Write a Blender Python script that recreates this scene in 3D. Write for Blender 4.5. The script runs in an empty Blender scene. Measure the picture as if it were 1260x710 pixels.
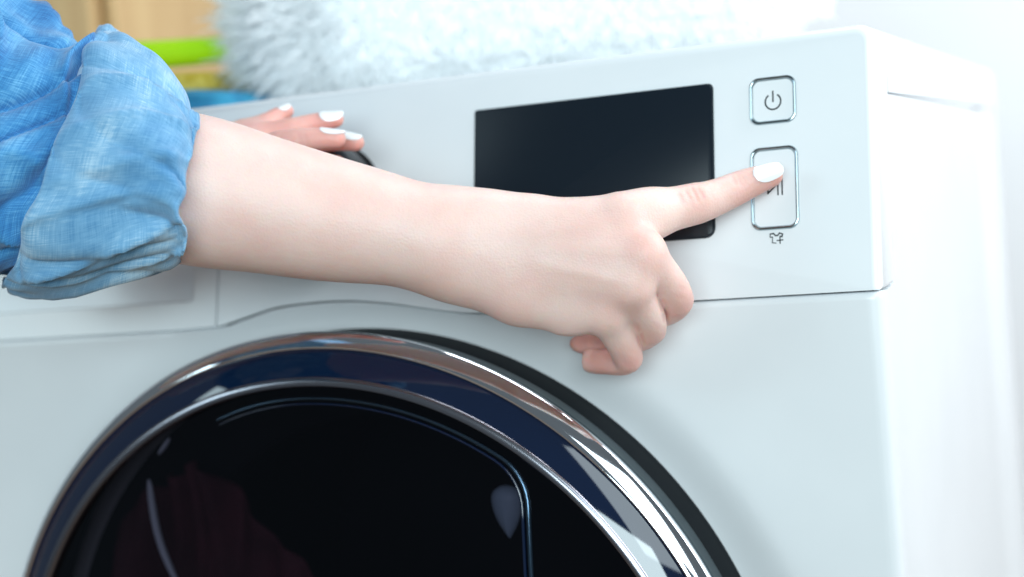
import bpy, bmesh, math, random
import numpy as np
from mathutils import Vector, Matrix, noise as mnoise
import openvdb

random.seed(7); np.random.seed(7)
S = bpy.context.scene
COL = S.collection

# ------------------------------------------------------------------ camera
F_PX = 1878.53
CAM = np.array([0.42784, -0.73035, 0.06063])
YAW, PITCH, ROLL = -0.41082, -0.06072, -0.09002
fw = np.array([math.sin(YAW)*math.cos(PITCH), math.cos(YAW)*math.cos(PITCH), math.sin(PITCH)])
r0 = np.cross(fw, [0, 0, 1]); r0 /= np.linalg.norm(r0)
u0 = np.cross(r0, fw)
rt = r0*math.cos(ROLL) + u0*math.sin(ROLL)
up = u0*math.cos(ROLL) - r0*math.sin(ROLL)
cd = bpy.data.cameras.new('camera'); cam = bpy.data.objects.new('camera', cd); COL.objects.link(cam)
M = Matrix(((rt[0], up[0], -fw[0], CAM[0]), (rt[1], up[1], -fw[1], CAM[1]), (rt[2], up[2], -fw[2], CAM[2]), (0, 0, 0, 1)))
cam.matrix_world = M
cd.sensor_width = 36.0; cd.sensor_fit = 'HORIZONTAL'; cd.lens = F_PX/1260*36
cd.clip_start = 0.02; cd.clip_end = 100
cd.dof.use_dof = True; cd.dof.focus_distance = 0.715; cd.dof.aperture_fstop = 4.0
S.camera = cam

# ------------------------------------------------------------------ light
W = bpy.data.worlds.new('World'); S.world = W; W.use_nodes = True
bg = W.node_tree.nodes['Background']
bg.inputs[0].default_value = (0.76, 0.90, 1.0, 1); bg.inputs[1].default_value = 0.14

def area(name, loc, target, sx, sy, power, col):
    l = bpy.data.lights.new(name, 'AREA'); l.shape = 'RECTANGLE'; l.size = sx; l.size_y = sy
    l.energy = power; l.color = col
    o = bpy.data.objects.new(name, l); COL.objects.link(o); o.location = loc
    o.rotation_euler = (Vector(target)-Vector(loc)).to_track_quat('-Z', 'Y').to_euler()
    return o
area('window_light', (1.35, -1.25, 0.92), (0.1, 0.0, -0.05), 1.0, 1.0, 12.5, (0.80, 0.94, 1.0))
area('side_window_light', (1.3, 0.30, 0.65), (0.1, 0.22, 0.1), 0.8, 0.9, 13.5, (0.93, 0.97, 1.0))
area('front_light', (0.85, -2.2, 0.36), (-0.2, 0.0, -0.10), 1.5, 0.7, 36, (0.78, 0.955, 1.0))
area('left_fill', (-1.9, -1.7, 1.05), (-0.3, 0.0, -0.1), 0.9, 0.9, 12.5, (0.74, 0.94, 1.0))  # unseen fill lamp, added to lift the left of the machine
area('wall_fill', (0.9, 0.45, 1.35), (0.9, 1.35, -0.15), 1.8, 0.3, 19, (0.91, 0.955, 1.0))  # unseen fill lamp, added only to brighten the back wall
S.view_settings.view_transform = 'Standard'; S.view_settings.look = 'None'
S.view_settings.exposure = 0.06; S.view_settings.gamma = 1.0
S.cycles.max_bounces = 14; S.cycles.diffuse_bounces = 10; S.cycles.transmission_bounces = 10; S.cycles.transparent_max_bounces = 8
S.cycles.use_denoising = True

# ------------------------------------------------------------------ helpers
def at(px, py, y):
    """the place in the room that shows at photograph pixel (px,py) on the upright plane y"""
    d = rt*((px-630)/F_PX) - up*((py-355)/F_PX) + fw
    t = (y-CAM[1])/d[1]
    return CAM + d*t, F_PX/t          # point, pixels per metre there

def link(name, me, mat=None, parent=None, smooth=None):
    o = bpy.data.objects.new(name, me); COL.objects.link(o)
    if mat is not None: me.materials.append(mat)
    if parent is not None: o.parent = parent
    if smooth is not None:
        me.polygons.foreach_set('use_smooth', [True]*len(me.polygons))
        if smooth < 180:
            me.set_sharp_from_angle(angle=math.radians(smooth))
    return o

def mesh_py(name, v, f):
    me = bpy.data.meshes.new(name); me.from_pydata([tuple(map(float, p)) for p in v], [], [tuple(map(int, q)) for q in f]); me.update()
    return me

def from_bm(name, bm, mat, parent=None, smooth=35):
    bmesh.ops.recalc_face_normals(bm, faces=bm.faces)
    me = bpy.data.meshes.new(name); bm.to_mesh(me); bm.free()
    return link(name, me, mat, parent, smooth)

def thing(name, label, cat, loc=(0, 0, 0), group=None):
    o = bpy.data.objects.new(name, None); COL.objects.link(o); o.location = loc
    o.empty_display_size = 0.05
    o['label'] = label; o['category'] = cat
    if group: o['group'] = group
    return o

def box_bm(x0, x1, y0, y1, z0, z1, bev=0.0, seg=3):
    bm = bmesh.new()
    bmesh.ops.create_cube(bm, size=1)
    for v in bm.verts:
        v.co = ((x0+x1)/2+v.co.x*(x1-x0), (y0+y1)/2+v.co.y*(y1-y0), (z0+z1)/2+v.co.z*(z1-z0))
    if bev: bmesh.ops.bevel(bm, geom=bm.edges[:], offset=bev, segments=seg, profile=0.5, affect='EDGES')
    return bm

def revolve(profile, c, n=256, axis=(0, -1, 0)):
    """profile of (radius, height) turned about an axis through c"""
    ax = Vector(axis).normalized(); e1 = ax.orthogonal().normalized()
    if abs(ax.x) < 0.5: e1 = (Vector((1, 0, 0)) - ax*ax.x).normalized()
    e2 = ax.cross(e1); V = []; Fc = []
    for r, h in profile:
        for i in range(n):
            a = 2*math.pi*i/n
            V.append(Vector(c)+ax*h+e1*(r*math.cos(a))+e2*(r*math.sin(a)))
    for j in range(len(profile)-1):
        for i in range(n):
            k = (i+1) % n
            Fc.append((j*n+i, j*n+k, (j+1)*n+k, (j+1)*n+i))
    return V, Fc

def rev_obj(name, profile, c, mat, parent, n=256, axis=(0, -1, 0), cap=False):
    V, Fc = revolve(profile, c, n, axis)
    if cap: Fc.append(tuple(range((len(profile)-1)*n, len(profile)*n)))
    bm = bmesh.new(); bv = [bm.verts.new(v) for v in V]
    for q in Fc: bm.faces.new([bv[i] for i in q])
    return from_bm(name, bm, mat, parent, 40)

def tube(pts, rad, n=10, closed=False):
    """tube along a list of points; rad one number or one per point"""
    P = [Vector(p) for p in pts]; m = len(P); V = []; Fc = []
    R = rad if isinstance(rad, (list, tuple)) else [rad]*m
    prev = None
    for i in range(m):
        a = P[(i-1) % m] if (closed or i > 0) else P[i]; b = P[(i+1) % m] if (closed or i < m-1) else P[i]
        t = (b-a).normalized()
        if prev is None: e = t.orthogonal().normalized()
        else: e = (prev-t*prev.dot(t)).normalized()
        prev = e; g = t.cross(e)
        for k in range(n):
            w = 2*math.pi*k/n; V.append(P[i]+(e*math.cos(w)+g*math.sin(w))*R[i])
    for i in range(m if closed else m-1):
        j = (i+1) % m
        for k in range(n):
            l = (k+1) % n; Fc.append((i*n+k, i*n+l, j*n+l, j*n+k))
    if not closed:
        Fc.append(tuple(range(n))[::-1]); Fc.append(tuple(range((m-1)*n, m*n)))
    return V, Fc

def rrect(x0, x1, z0, z1, r, n=8):
    pts = []
    if not isinstance(r, (list, tuple)): r = [r]*4
    for (cx, cz, a0, rr) in ((x1-r[0], z1-r[0], 0, r[0]), (x0+r[1], z1-r[1], 90, r[1]), (x0+r[2], z0+r[2], 180, r[2]), (x1-r[3], z0+r[3], 270, r[3])):
        for i in range(n+1):
            a = math.radians(a0+90*i/n); pts.append((cx+rr*math.cos(a), cz+rr*math.sin(a)))
    return pts

TILT = 0.2418                      # the control panel leans back
NRM = Vector((0, -1, TILT)).normalized()
def on_panel(u, v, h=0.0):
    return Vector((u, TILT*v, v)) + NRM*h

# ------------------------------------------------------------------ materials
def mat(name, base, rough=0.4, metal=0.0, **kw):
    m = bpy.data.materials.new(name); m.use_nodes = True
    b = m.node_tree.nodes['Principled BSDF']
    b.inputs['Base Color'].default_value = (*base, 1); b.inputs['Roughness'].default_value = rough; b.inputs['Metallic'].default_value = metal
    for k, v in kw.items():
        b.inputs[k.replace('_', ' ')].default_value = v
    return m
def nn(m, t, **kw):
    n = m.node_tree.nodes.new(t)
    for k, v in kw.items(): setattr(n, k, v)
    return n
def lk(m, a, b): m.node_tree.links.new(a, b)
def bsdf(m): return m.node_tree.nodes['Principled BSDF']
def noise_col(m, c1, c2, scale, detail=3, bump=0.0, stretch=None, dist=0.01, lo=0.35, hi=0.65, vec='Object'):
    tc = nn(m, 'ShaderNodeTexCoord'); mp = nn(m, 'ShaderNodeMapping'); lk(m, tc.outputs[vec], mp.inputs['Vector'])
    if stretch: mp.inputs['Scale'].default_value = stretch
    n = nn(m, 'ShaderNodeTexNoise'); n.inputs['Scale'].default_value = scale; n.inputs['Detail'].default_value = detail
    lk(m, mp.outputs[0], n.inputs['Vector'])
    r = nn(m, 'ShaderNodeValToRGB'); r.color_ramp.elements[0].color = (*c1, 1); r.color_ramp.elements[1].color = (*c2, 1)
    r.color_ramp.elements[0].position = lo; r.color_ramp.elements[1].position = hi
    lk(m, n.outputs['Fac'], r.inputs[0]); lk(m, r.outputs[0], bsdf(m).inputs['Base Color'])
    if bump:
        b = nn(m, 'ShaderNodeBump'); b.inputs['Strength'].default_value = bump; b.inputs['Distance'].default_value = dist
        lk(m, n.outputs['Fac'], b.inputs['Height']); lk(m, b.outputs[0], bsdf(m).inputs['Normal'])
    return n

M_white = mat('white_enamel', (0.79, 0.81, 0.83), 0.28)
noise_col(M_white, (0.77, 0.79, 0.81), (0.81, 0.83, 0.85), 9, 4)
M_wpl = mat('white_plastic', (0.80, 0.82, 0.84), 0.24)
noise_col(M_wpl, (0.785, 0.805, 0.825), (0.815, 0.83, 0.845), 14, 4)
M_gap = mat('dark_gap', (0.02, 0.02, 0.02), 0.8)
M_black = mat('black_glass', (0.006, 0.011, 0.018), 0.28)
M_black.node_tree.nodes['Principled BSDF'].inputs['Specular IOR Level'].default_value = 0.28
M_bedge = mat('black_glass_edge', (0.03, 0.04, 0.05), 0.25)
M_chrome = mat('chrome', (0.86, 0.88, 0.92), 0.06, 1.0)
M_wall = mat('door_rim_plastic', (0.022, 0.042, 0.052), 0.40)
bsdf(M_wall).inputs['Specular IOR Level'].default_value = 0.28
M_grey = mat('grey_ring_metal', (0.30, 0.30, 0.34), 0.22, 1.0)
M_blue = mat('blue_black_glass', (0.002, 0.009, 0.032), 0.04)
M_blue.node_tree.nodes['Principled BSDF'].inputs['IOR'].default_value = 1.7
M_bezel = mat('bezel_metal', (0.33, 0.40, 0.43), 0.20, 1.0)
M_print = mat('dark_print', (0.008, 0.012, 0.016), 0.5)
M_dial = mat('black_dial', (0.01, 0.011, 0.014), 0.15)
M_drum = mat('drum_steel', (0.05, 0.055, 0.065), 0.35, 0.8)
M_maroon = mat('maroon_reflection', (0.22, 0.03, 0.05), 0.8)
noise_col(M_maroon, (0.07, 0.012, 0.022), (0.13, 0.022, 0.040), 30, 3, 0.4, dist=0.004)
# tinted window: mirror at grazing angles, dark see-through otherwise
M_win = bpy.data.materials.new('tinted_window'); M_win.use_nodes = True
nt = M_win.node_tree; nt.nodes.remove(nt.nodes['Principled BSDF'])
tr = nn(M_win, 'ShaderNodeBsdfTransparent'); tr.inputs[0].default_value = (0.33, 0.31, 0.36, 1)
gl = nn(M_win, 'ShaderNodeBsdfGlossy'); gl.inputs['Roughness'].default_value = 0.05; gl.inputs[0].default_value = (0.55, 0.62, 0.75, 1)
fr = nn(M_win, 'ShaderNodeFresnel'); fr.inputs[0].default_value = 1.45
mx = nn(M_win, 'ShaderNodeMixShader'); lk(M_win, fr.outputs[0], mx.inputs[0]); lk(M_win, tr.outputs[0], mx.inputs[1]); lk(M_win, gl.outputs[0], mx.inputs[2])
lk(M_win, mx.outputs[0], nt.nodes['Material Output'].inputs[0])

# ------------------------------------------------------------------ the room
def struct(name, me, m):
    o = link(name, me, m); o['kind'] = 'structure'; return o
FLOOR = -0.714
M_floor = mat('wood_floor', (0.2, 0.12, 0.07), 0.4)
noise_col(M_floor, (0.15, 0.085, 0.05), (0.27, 0.165, 0.10), 4, 5, stretch=(1, 12, 1))
M_room = mat('room_wall_paint', (0.80, 0.80, 0.81), 0.7)
noise_col(M_room, (0.81, 0.82, 0.84), (0.83, 0.84, 0.86), 3, 3, 0.05)
struct('floor', mesh_py('floor', [(-4, -4, FLOOR), (4, -4, FLOOR), (4, 1.35, FLOOR), (-4, 1.35, FLOOR)], [(0, 1, 2, 3)]), M_floor)
struct('wall', mesh_py('wall', [(-4, 1.35, FLOOR), (4, 1.35, FLOOR), (4, 1.35, 2.2), (-4, 1.35, 2.2)], [(0, 1, 2, 3)]), M_room)

# ------------------------------------------------------------------ washing machine
WM = thing('washing_machine', 'white front loading washing machine with black display and chrome ringed door', 'washing machine', (0, 0.3, FLOOR))
WM_INV = Matrix.Translation((0, -0.3, -FLOOR))
def part(o, parent=WM):
    return o
ZT = 0.1286
DX, DZ = 0.0088, -0.2337          # door centre
_sx = [-0.32, -0.112, -0.0763, -0.0578, -0.0364, -0.021, -0.0048, 0.0107, 0.0235, 0.0361, 0.0609, 0.0720, 0.0802, 0.089, 0.0992, 0.32]
_sz = [0.0, 0.0, 0.0009, 0.0048, 0.0095, 0.0106, 0.0111, 0.0107, 0.0095, 0.0079, 0.0036, 0.0017, 0.0006, 0.0, 0.0, 0.0]
def _pchip(xs, ys):
    xs = np.array(xs); ys = np.array(ys); h = np.diff(xs); d = np.diff(ys)/h; m = np.zeros(len(xs))
    for i in range(1, len(xs)-1):
        m[i] = 0 if d[i-1]*d[i] <= 0 else 2/(1/d[i-1]+1/d[i])
    def f(x):
        i = int(min(max(np.searchsorted(xs, x)-1, 0), len(xs)-2)); t = (x-xs[i])/h[i]
        return float((2*t**3-3*t**2+1)*ys[i]+(t**3-2*t**2+t)*h[i]*m[i]+(-2*t**3+3*t**2)*ys[i+1]+(t**3-t**2)*h[i]*m[i+1])
    return f
seam = _pchip(_sx, _sz)

def prism(outline, fn, depth_dir, bev_front=0.0, seg=3, small=None, smallw=0.0006):
    """outline of (u,v) laid on a surface by fn and pushed back along depth_dir; front rim bevelled"""
    bm = bmesh.new()
    f = [bm.verts.new(fn(u, v)) for u, v in outline]
    b = [bm.verts.new(Vector(fn(u, v))+Vector(depth_dir)) for u, v in outline]
    n = len(f); bm.faces.new(f); bm.faces.new(b[::-1])
    big = []; sm = []
    for i in range(n):
        j = (i+1) % n; bm.faces.new((f[i], b[i], b[j], f[j]))
    bm.edges.ensure_lookup_table()
    for i in range(n):
        e = bm.edges.get((f[i], f[(i+1) % n]))
        (sm if (small and small(outline[i], outline[(i+1) % n])) else big).append(e)
    if bev_front and big: bmesh.ops.bevel(bm, geom=big, offset=bev_front, segments=seg, profile=0.5, affect='EDGES')
    return bm

# control panel: one moulding, notched at the left for the drawer
GAP = 0.0005
XR = 0.3
out = []
N = 110
for i in range(N+1):
    x = -0.0756 + (XR-0.0012+0.0756)*i/N
    out.append((x, seam(x)+GAP))
rr = 0.0085
out.append((XR, 0.002))
for i in range(9):
    a = math.radians(90*i/8); out.append((XR-rr+rr*math.cos(a), ZT-rr+rr*math.sin(a)))
out += [(-0.3, ZT), (-0.3, 0.0905), (-0.0756, 0.0905)]
def is_seam(a, b):
    return max(a[1], b[1]) < 0.0915 and not (a[0] > XR-0.0005 and b[0] > XR-0.0005)
def rounded_panel(out, bev, nseg, is_flat):
    n = len(out); O = [Vector(p) for p in out]
    area2 = sum(O[i].x*O[(i+1) % n].y-O[(i+1) % n].x*O[i].y for i in range(n))
    sg = 1 if area2 > 0 else -1
    flat = [is_flat(out[i], out[(i+1) % n]) for i in range(n)]
    ins = []
    for i in range(n):
        d1 = (O[i]-O[i-1]).normalized(); d2 = (O[(i+1) % n]-O[i]).normalized()
        n1 = Vector((-d1.y, d1.x))*sg; n2 = Vector((-d2.y, d2.x))*sg
        w1 = 0 if flat[i-1] else 1; w2 = 0 if flat[i] else 1
        # meet point of the two shifted edges
        den = 1+n1.dot(n2)
        if w1 == w2: ins.append((n1+n2)/den*w1)
        else: ins.append((n2 if w2 else n1))
    bm = bmesh.new(); rings = []
    for k in range(nseg+1):
        a = math.pi/2*k/nseg; q = bev*(1-math.cos(a)); dp = bev*(1-math.sin(a))
        rings.append([bm.verts.new(on_panel(*(O[i]+ins[i]*q))+Vector((0, dp if ins[i].length > 0 else 0.0, 0))) for i in range(n)])
    back = [bm.verts.new(on_panel(*O[i])+Vector((0, 0.034, 0))) for i in range(n)]
    for i in range(n):
        j = (i+1) % n
        bm.faces.new((back[i], back[j], rings[0][j], rings[0][i]))
        for k in range(nseg):
            q4 = (rings[k][i], rings[k][j], rings[k+1][j], rings[k+1][i])
            try: bm.faces.new(q4)
            except ValueError: pass
    bm.faces.new(rings[-1]); bm.faces.new(back[::-1])
    bmesh.ops.remove_doubles(bm, verts=bm.verts[:], dist=1e-6)
    return bm
bm = rounded_panel(out, 0.0050, 6, is_seam)
cp = from_bm('control_panel', bm, M_wpl, WM, 30)

# front panel below the seam, dished towards the door
def sst(a, b, x):
    t = min(max((x-a)/(b-a), 0), 1); return t*t*(3-2*t)
RB = 0.2293
def front_y(x, z):
    r = math.hypot(x-DX, z-DZ)
    return 0.0070*(1-sst(RB-0.004, RB+0.030, r))
V = []; Fc = []
cols = [-XR+0.006+ (2*XR-0.012)*i/260 for i in range(261)]
colp = [(-XR, 0.030), (-XR, 0.006)] + [(-XR+0.006-0.006*math.cos(math.radians(a)), 0.006-0.006*math.sin(math.radians(a))) for a in (22, 45, 67)] + [(c, 0) for c in cols] + \
       [(XR-0.006+0.006*math.sin(math.radians(a)), 0.006-0.006*math.cos(math.radians(a))) for a in (22, 45, 67, 90)] + [(XR, 0.020)]
rows = list(np.linspace(0, 0.36, 150)) + list(np.linspace(0.37, 0.70, 14))
for j, t in enumerate([-1, -0.5]+rows):
    for (x, yo) in colp:
        z0 = seam(x)-GAP
        if t == -1: z, ya = z0, 0.010
        elif t == -0.5: z, ya = z0-0.0001, 0.0012
        else: z, ya = z0-0.0012-t*(0.70+z0)/0.70, 0
        V.append((x, max(yo, 0)+ya+front_y(x, z), z))
nc = len(colp)
for j in range(len(rows)+1):
    for i in range(nc-1):
        q = (j*nc+i, j*nc+i+1, (j+1)*nc+i+1, (j+1)*nc+i)
        c = np.mean([V[k] for k in q], axis=0)
        if math.hypot(c[0]-DX, c[2]-DZ) < 0.215: continue
        Fc.append(q)
bm = bmesh.new(); bv = [bm.verts.new(v) for v in V]
for q in Fc: bm.faces.new([bv[i] for i in q[::-1]])
bmesh.ops.delete(bm, geom=[v for v in bm.verts if not v.link_faces], context='VERTS')
me = bpy.data.meshes.new('front_panel'); bm.to_mesh(me); bm.free()
link('front_panel', me, M_white, WM, 50)

# dark backing behind the joints
from_bm('gap_backing', box_bm(-0.292, 0.292, 0.0125, 0.020, -0.022, 0.012), M_gap, WM, 30)
bmx = prism([(-0.298, 0.0), (-0.0710, 0.0), (-0.0710, 0.095), (-0.298, 0.095)], lambda u, v: on_panel(u, v, -0.0365), (0, 0.010, 0))
from_bm('gap_backing', bmx, M_gap, WM, 30)

# detergent drawer with its grip hollow
V = []; Fc = []; nu, nv = 150, 80
u0_, u1_, v0_, v1_ = -0.2995, -0.0769, GAP, 0.0895
for j in range(-1, nv+2):
    for i in range(-1, nu+2):
        fu = min(max(i/nu, 0), 1); fv = min(max(j/nv, 0), 1)
        u = u0_+(u1_-u0_)*fu; v = v0_+(v1_-v0_)*fv + (seam(u) if fv == 0 else 0)*(1-fv)
        hx = sst(-0.300, -0.296, u)*(1-sst(-0.101, -0.093, u)); hz = sst(0.0160, 0.0205, v)*(1-sst(0.045, 0.070, v))
        h = -0.022*hx*hz
        if i < 0 or i > nu or j < 0 or j > nv: h = -0.012
        V.append(on_panel(u, v, h))
w = nu+3
for j in range(nv+2):
    for i in range(w-1):
        Fc.append((j*w+i, j*w+i+1, (j+1)*w+i+1, (j+1)*w+i))
link('detergent_drawer', mesh_py('detergent_drawer', V, Fc), M_wpl, WM, 60)

# lid, sides, back
bm = box_bm(-0.2992, 0.2992, 0.0655, 0.600, 0.0958, 0.1284)
bmesh.ops.bevel(bm, geom=[e for e in bm.edges if all(v.co.z > 0.12 for v in e.verts) and not all(v.co.y < 0.1 for v in e.verts)], offset=0.007, segments=4, profile=0.5, affect='EDGES')
from_bm('top_lid', bm, M_white, WM, 30)
def side(sgn, name):
    prof = [(0.0203, 0.290), (0.0201, 0.2993), (0.0203, 0.2997), (0.43, 0.2997), (0.447, 0.2968), (0.497, 0.2968), (0.512, 0.2997), (0.592, 0.2997), (0.598, 0.2978), (0.600, 0.293)]
    V = []; Fc = []
    zz = [-0.70, -0.0004, -0.0002, 0.0925, 0.0945, 0.0949]
    ysh = [0, 0, 0.0142, 0.0366, 0.0370, 0.0371]   # the front edge steps back behind the leaning panel
    for k, z in enumerate(zz):
        for (y, x) in prof: V.append((sgn*(x-(0.0012 if k == 5 else 0)), y+(ysh[k] if y < 0.1 else 0), z))
    V += [(sgn*0.26, y+(0.0371 if y < 0.1 else 0), 0.0948) for (y, x) in prof]
    n = len(prof)
    for k in range(len(zz)):
        for i in range(n-1): Fc.append((k*n+i, k*n+i+1, (k+1)*n+i+1, (k+1)*n+i))
    bm = bmesh.new(); bv = [bm.verts.new(v) for v in V]
    for q in Fc: bm.faces.new([bv[i] for i in q])
    from_bm(name, bm, M_white, WM, 30)
side(1, 'side_panel'); side(-1, 'side_panel')
from_bm('rear_panel', box_bm(-0.29, 0.29, 0.590, 0.5985, -0.70, 0.092), M_white, WM)
from_bm('base', box_bm(-0.295, 0.295, 0.012, 0.595, FLOOR, -0.698), M_gap, WM)

# display
dsp = from_bm('display', prism(rrect(0.0868, 0.2185, 0.0312, 0.1072, [0.0025, 0.0006, 0.0010, 0.0045], 6), lambda u, v: on_panel(u, v, 0.0014), (0, 0.004, 0), 0.0006, 2), M_black, WM, 30)
from_bm('display_frame', prism(rrect(0.0861, 0.2192, 0.0305, 0.1079, [0.0030, 0.0010, 0.0014, 0.0050], 6), lambda u, v: on_panel(u, v, 0.0005), (0, 0.004, 0), 0.0003, 1), M_bedge, dsp, 30)

# buttons
def ring_prism(rings):
    """closed rounded outlines at several heights, joined into one skin"""
    V = []; Fc = []; n = None
    for (x0, x1, z0, z1, r, h) in rings:
        p = rrect(x0, x1, z0, z1, r, 8); n = len(p)
        V += [on_panel(u, v, h) for u, v in p]
    for k in range(len(rings)-1):
        for i in range(n):
            j = (i+1) % n; Fc.append((k*n+i, k*n+j, (k+1)*n+j, (k+1)*n+i))
    return V, Fc
def shape(name, polys, mat_, parent, h):
    bm = bmesh.new()
    for p in polys:
        a = [bm.verts.new(on_panel(u, v, h)) for u, v in p]; b = [bm.verts.new(on_panel(u, v, h-0.0008)) for u, v in p]
        n = len(p); bm.faces.new(a)
        for i in range(n): bm.faces.new((a[i], b[i], b[(i+1) % n], a[(i+1) % n]))
    return from_bm(name, bm, mat_, parent, 20)
def stroke(p, q, w):
    d = Vector((q[0]-p[0], q[1]-p[1])).normalized()*w/2; n = Vector((-d.y, d.x))
    return [(p[0]-d.x+n.x, p[1]-d.y+n.y), (p[0]-d.x-n.x, p[1]-d.y-n.y), (q[0]+d.x-n.x, q[1]+d.y-n.y), (q[0]+d.x+n.x, q[1]+d.y+n.y)]
def button(name, x0, x1, z0, z1, r):
    cap_in = 0.0034
    V, Fc = ring_prism([(x0+i_, x1-i_, z0+i_, z1-i_, r-0.75*i_, h_) for i_, h_ in ((0, -0.001), (0, 0.0003), (0.0003, 0.0010), (0.0008, 0.0012), (0.0012, 0.0010), (0.0022, -0.0006), (0.0029, -0.0022), (0.0031, -0.0030))])
    c = cap_in-0.0004
    bm = prism(rrect(x0+c, x1-c, z0+c, z1-c, r-0.0022, 8), lambda u, v: on_panel(u, v, -0.0002), (0, 0.004, 0), 0.0005, 3)
    b = from_bm(name, bm, M_wpl, WM, 30)
    bm = bmesh.new(); bv = [bm.verts.new(v) for v in V]
    for q in Fc: bm.faces.new([bv[i] for i in q])
    from_bm('bezel', bm, M_bezel, b, 25)
    return b
pb = button('power_button', 0.2377, 0.2613, 0.0842, 0.1077, 0.0048)
sb = button('start_button', 0.2375, 0.2615, 0.0323, 0.0729, 0.0048)
# power symbol
cxp, czp, rp = 0.2496, 0.0953, 0.0039
polys = []
n = 40
for i in range(n):
    a0 = math.radians(90+34+(360-68)*i/n); a1 = math.radians(90+34+(360-68)*(i+1)/n)
    ri, ro = rp-0.0004, rp+0.0004
    polys.append([(cxp+ro*math.cos(a0), czp+ro*math.sin(a0)), (cxp+ro*math.cos(a1), czp+ro*math.sin(a1)), (cxp+ri*math.cos(a1), czp+ri*math.sin(a1)), (cxp+ri*math.cos(a0), czp+ri*math.sin(a0))])
polys.append(stroke((cxp, czp+0.0002), (cxp, czp+0.0050), 0.0008))
shape('power_symbol', polys, M_print, pb, 0.00005)
W_ = 0.00075
shape('play_pause_symbol', [stroke((0.2461, 0.0602), (0.2461, 0.0502), W_), stroke((0.2461, 0.0502), (0.2508, 0.0545), W_), stroke((0.2508, 0.0545), (0.2461, 0.0602), W_),
                            stroke((0.2511, 0.0493), (0.2511, 0.0597), W_), stroke((0.2532, 0.0493), (0.2532, 0.0597), W_)], M_print, sb, 0.00005)
# small shirt-and-plus mark under the start button
sx, sz = 0.2498, 0.0281
pl = [(-.0030, .0022), (-.0014, .0024), (-.0004, .0013), (.0006, .0013), (.0016, .0024), (.0031, .0019), (.0028, .0006), (.0019, .0008)]
pl2 = [(-.0030, .0022), (-.0031, .0007), (-.0019, .0007), (-.0020, -.0021), (-.0002, -.0023)]
polys = [stroke((sx+a[0], sz+a[1]), (sx+b[0], sz+b[1]), 0.0006) for a, b in zip(pl, pl[1:])]+[stroke((sx+a[0], sz+a[1]), (sx+b[0], sz+b[1]), 0.0004) for a, b in zip(pl2, pl2[1:])]
polys += [stroke((sx+.0004, sz-.0011), (sx+.0032, sz-.0010), 0.0005), stroke((sx+.0018, sz-.0025), (sx+.0018, sz+.0003), 0.0005)]
shape('shirt_symbol', polys, M_print, WM, 0.0002)

# selector dial
dc = on_panel(-0.0068, 0.0630)
dial = rev_obj('selector_dial', [(0.0380, -0.001), (0.0380, 0.0015), (0.0363, 0.003), (0.0357, 0.021), (0.0350, 0.0235), (0.0330, 0.0248), (0.030, 0.0245), (0.0, 0.0243)], dc, M_dial, WM, 96, NRM)
rev_obj('dial_ring', [(0.0355, 0.02485), (0.0345, 0.0256), (0.0322, 0.0256), (0.0314, 0.02455)], dc, M_bedge, dial, 96, NRM)

# door
C = (DX, 0, DZ)
door = rev_obj('door', [(0.2262, 0.011), (0.2272, 0.0125), (0.2280, 0.015), (0.2288, 0.020), (0.2302, 0.029), (0.2318, 0.0345), (0.2312, 0.0365), (0.2300, 0.0375)], C, M_wall, WM)
M_dark_rim = mat('dark_rim_matte', (0.006, 0.009, 0.012), 0.7); bsdf(M_dark_rim).inputs['Specular IOR Level'].default_value = 0.2
rev_obj('dark_rim_ring', [(0.2290, -0.009), (0.2284, 0.000), (0.2276, 0.008), (0.2266, 0.0118), (0.2255, 0.0122)], C, M_dark_rim, door)  # matte black ring where the door meets the casing
rev_obj('chrome_ring', [(0.2300, 0.0358), (0.2316, 0.0366), (0.2324, 0.0380), (0.2323, 0.0394), (0.2314, 0.0407), (0.2298, 0.0424), (0.2278, 0.0442), (0.2261, 0.0455), (0.2251, 0.0459), (0.2243, 0.0456), (0.2237, 0.0445), (0.2235, 0.0425)], C, M_chrome, door)
prof = [(0.2240, 0.0410)]
for i in range(13):
    t = i/12; prof.append((0.2237-0.0139*t, 0.0432+0.0105*t-0.0022*t*t))
rev_obj('glass_ring', prof, C, M_blue, door)
rev_obj('grey_ring', [(0.2103, 0.0495), (0.2102, 0.0516), (0.2095, 0.0526), (0.2075, 0.0532), (0.2058, 0.0532), (0.2050, 0.0524), (0.2047, 0.0505)], C, M_grey, door)
RW = 0.2054
def dome_h(r):
    t = 1-min(r, RW)/RW; return 0.0500+0.020*(1-(1-t)**2)
prof = [(0.2056, 0.0485)]+[(RW*(1-i/23)+1e-4, dome_h(RW*(1-i/23))) for i in range(24)]
rev_obj('window', prof, C, M_win, door, 192)
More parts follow.
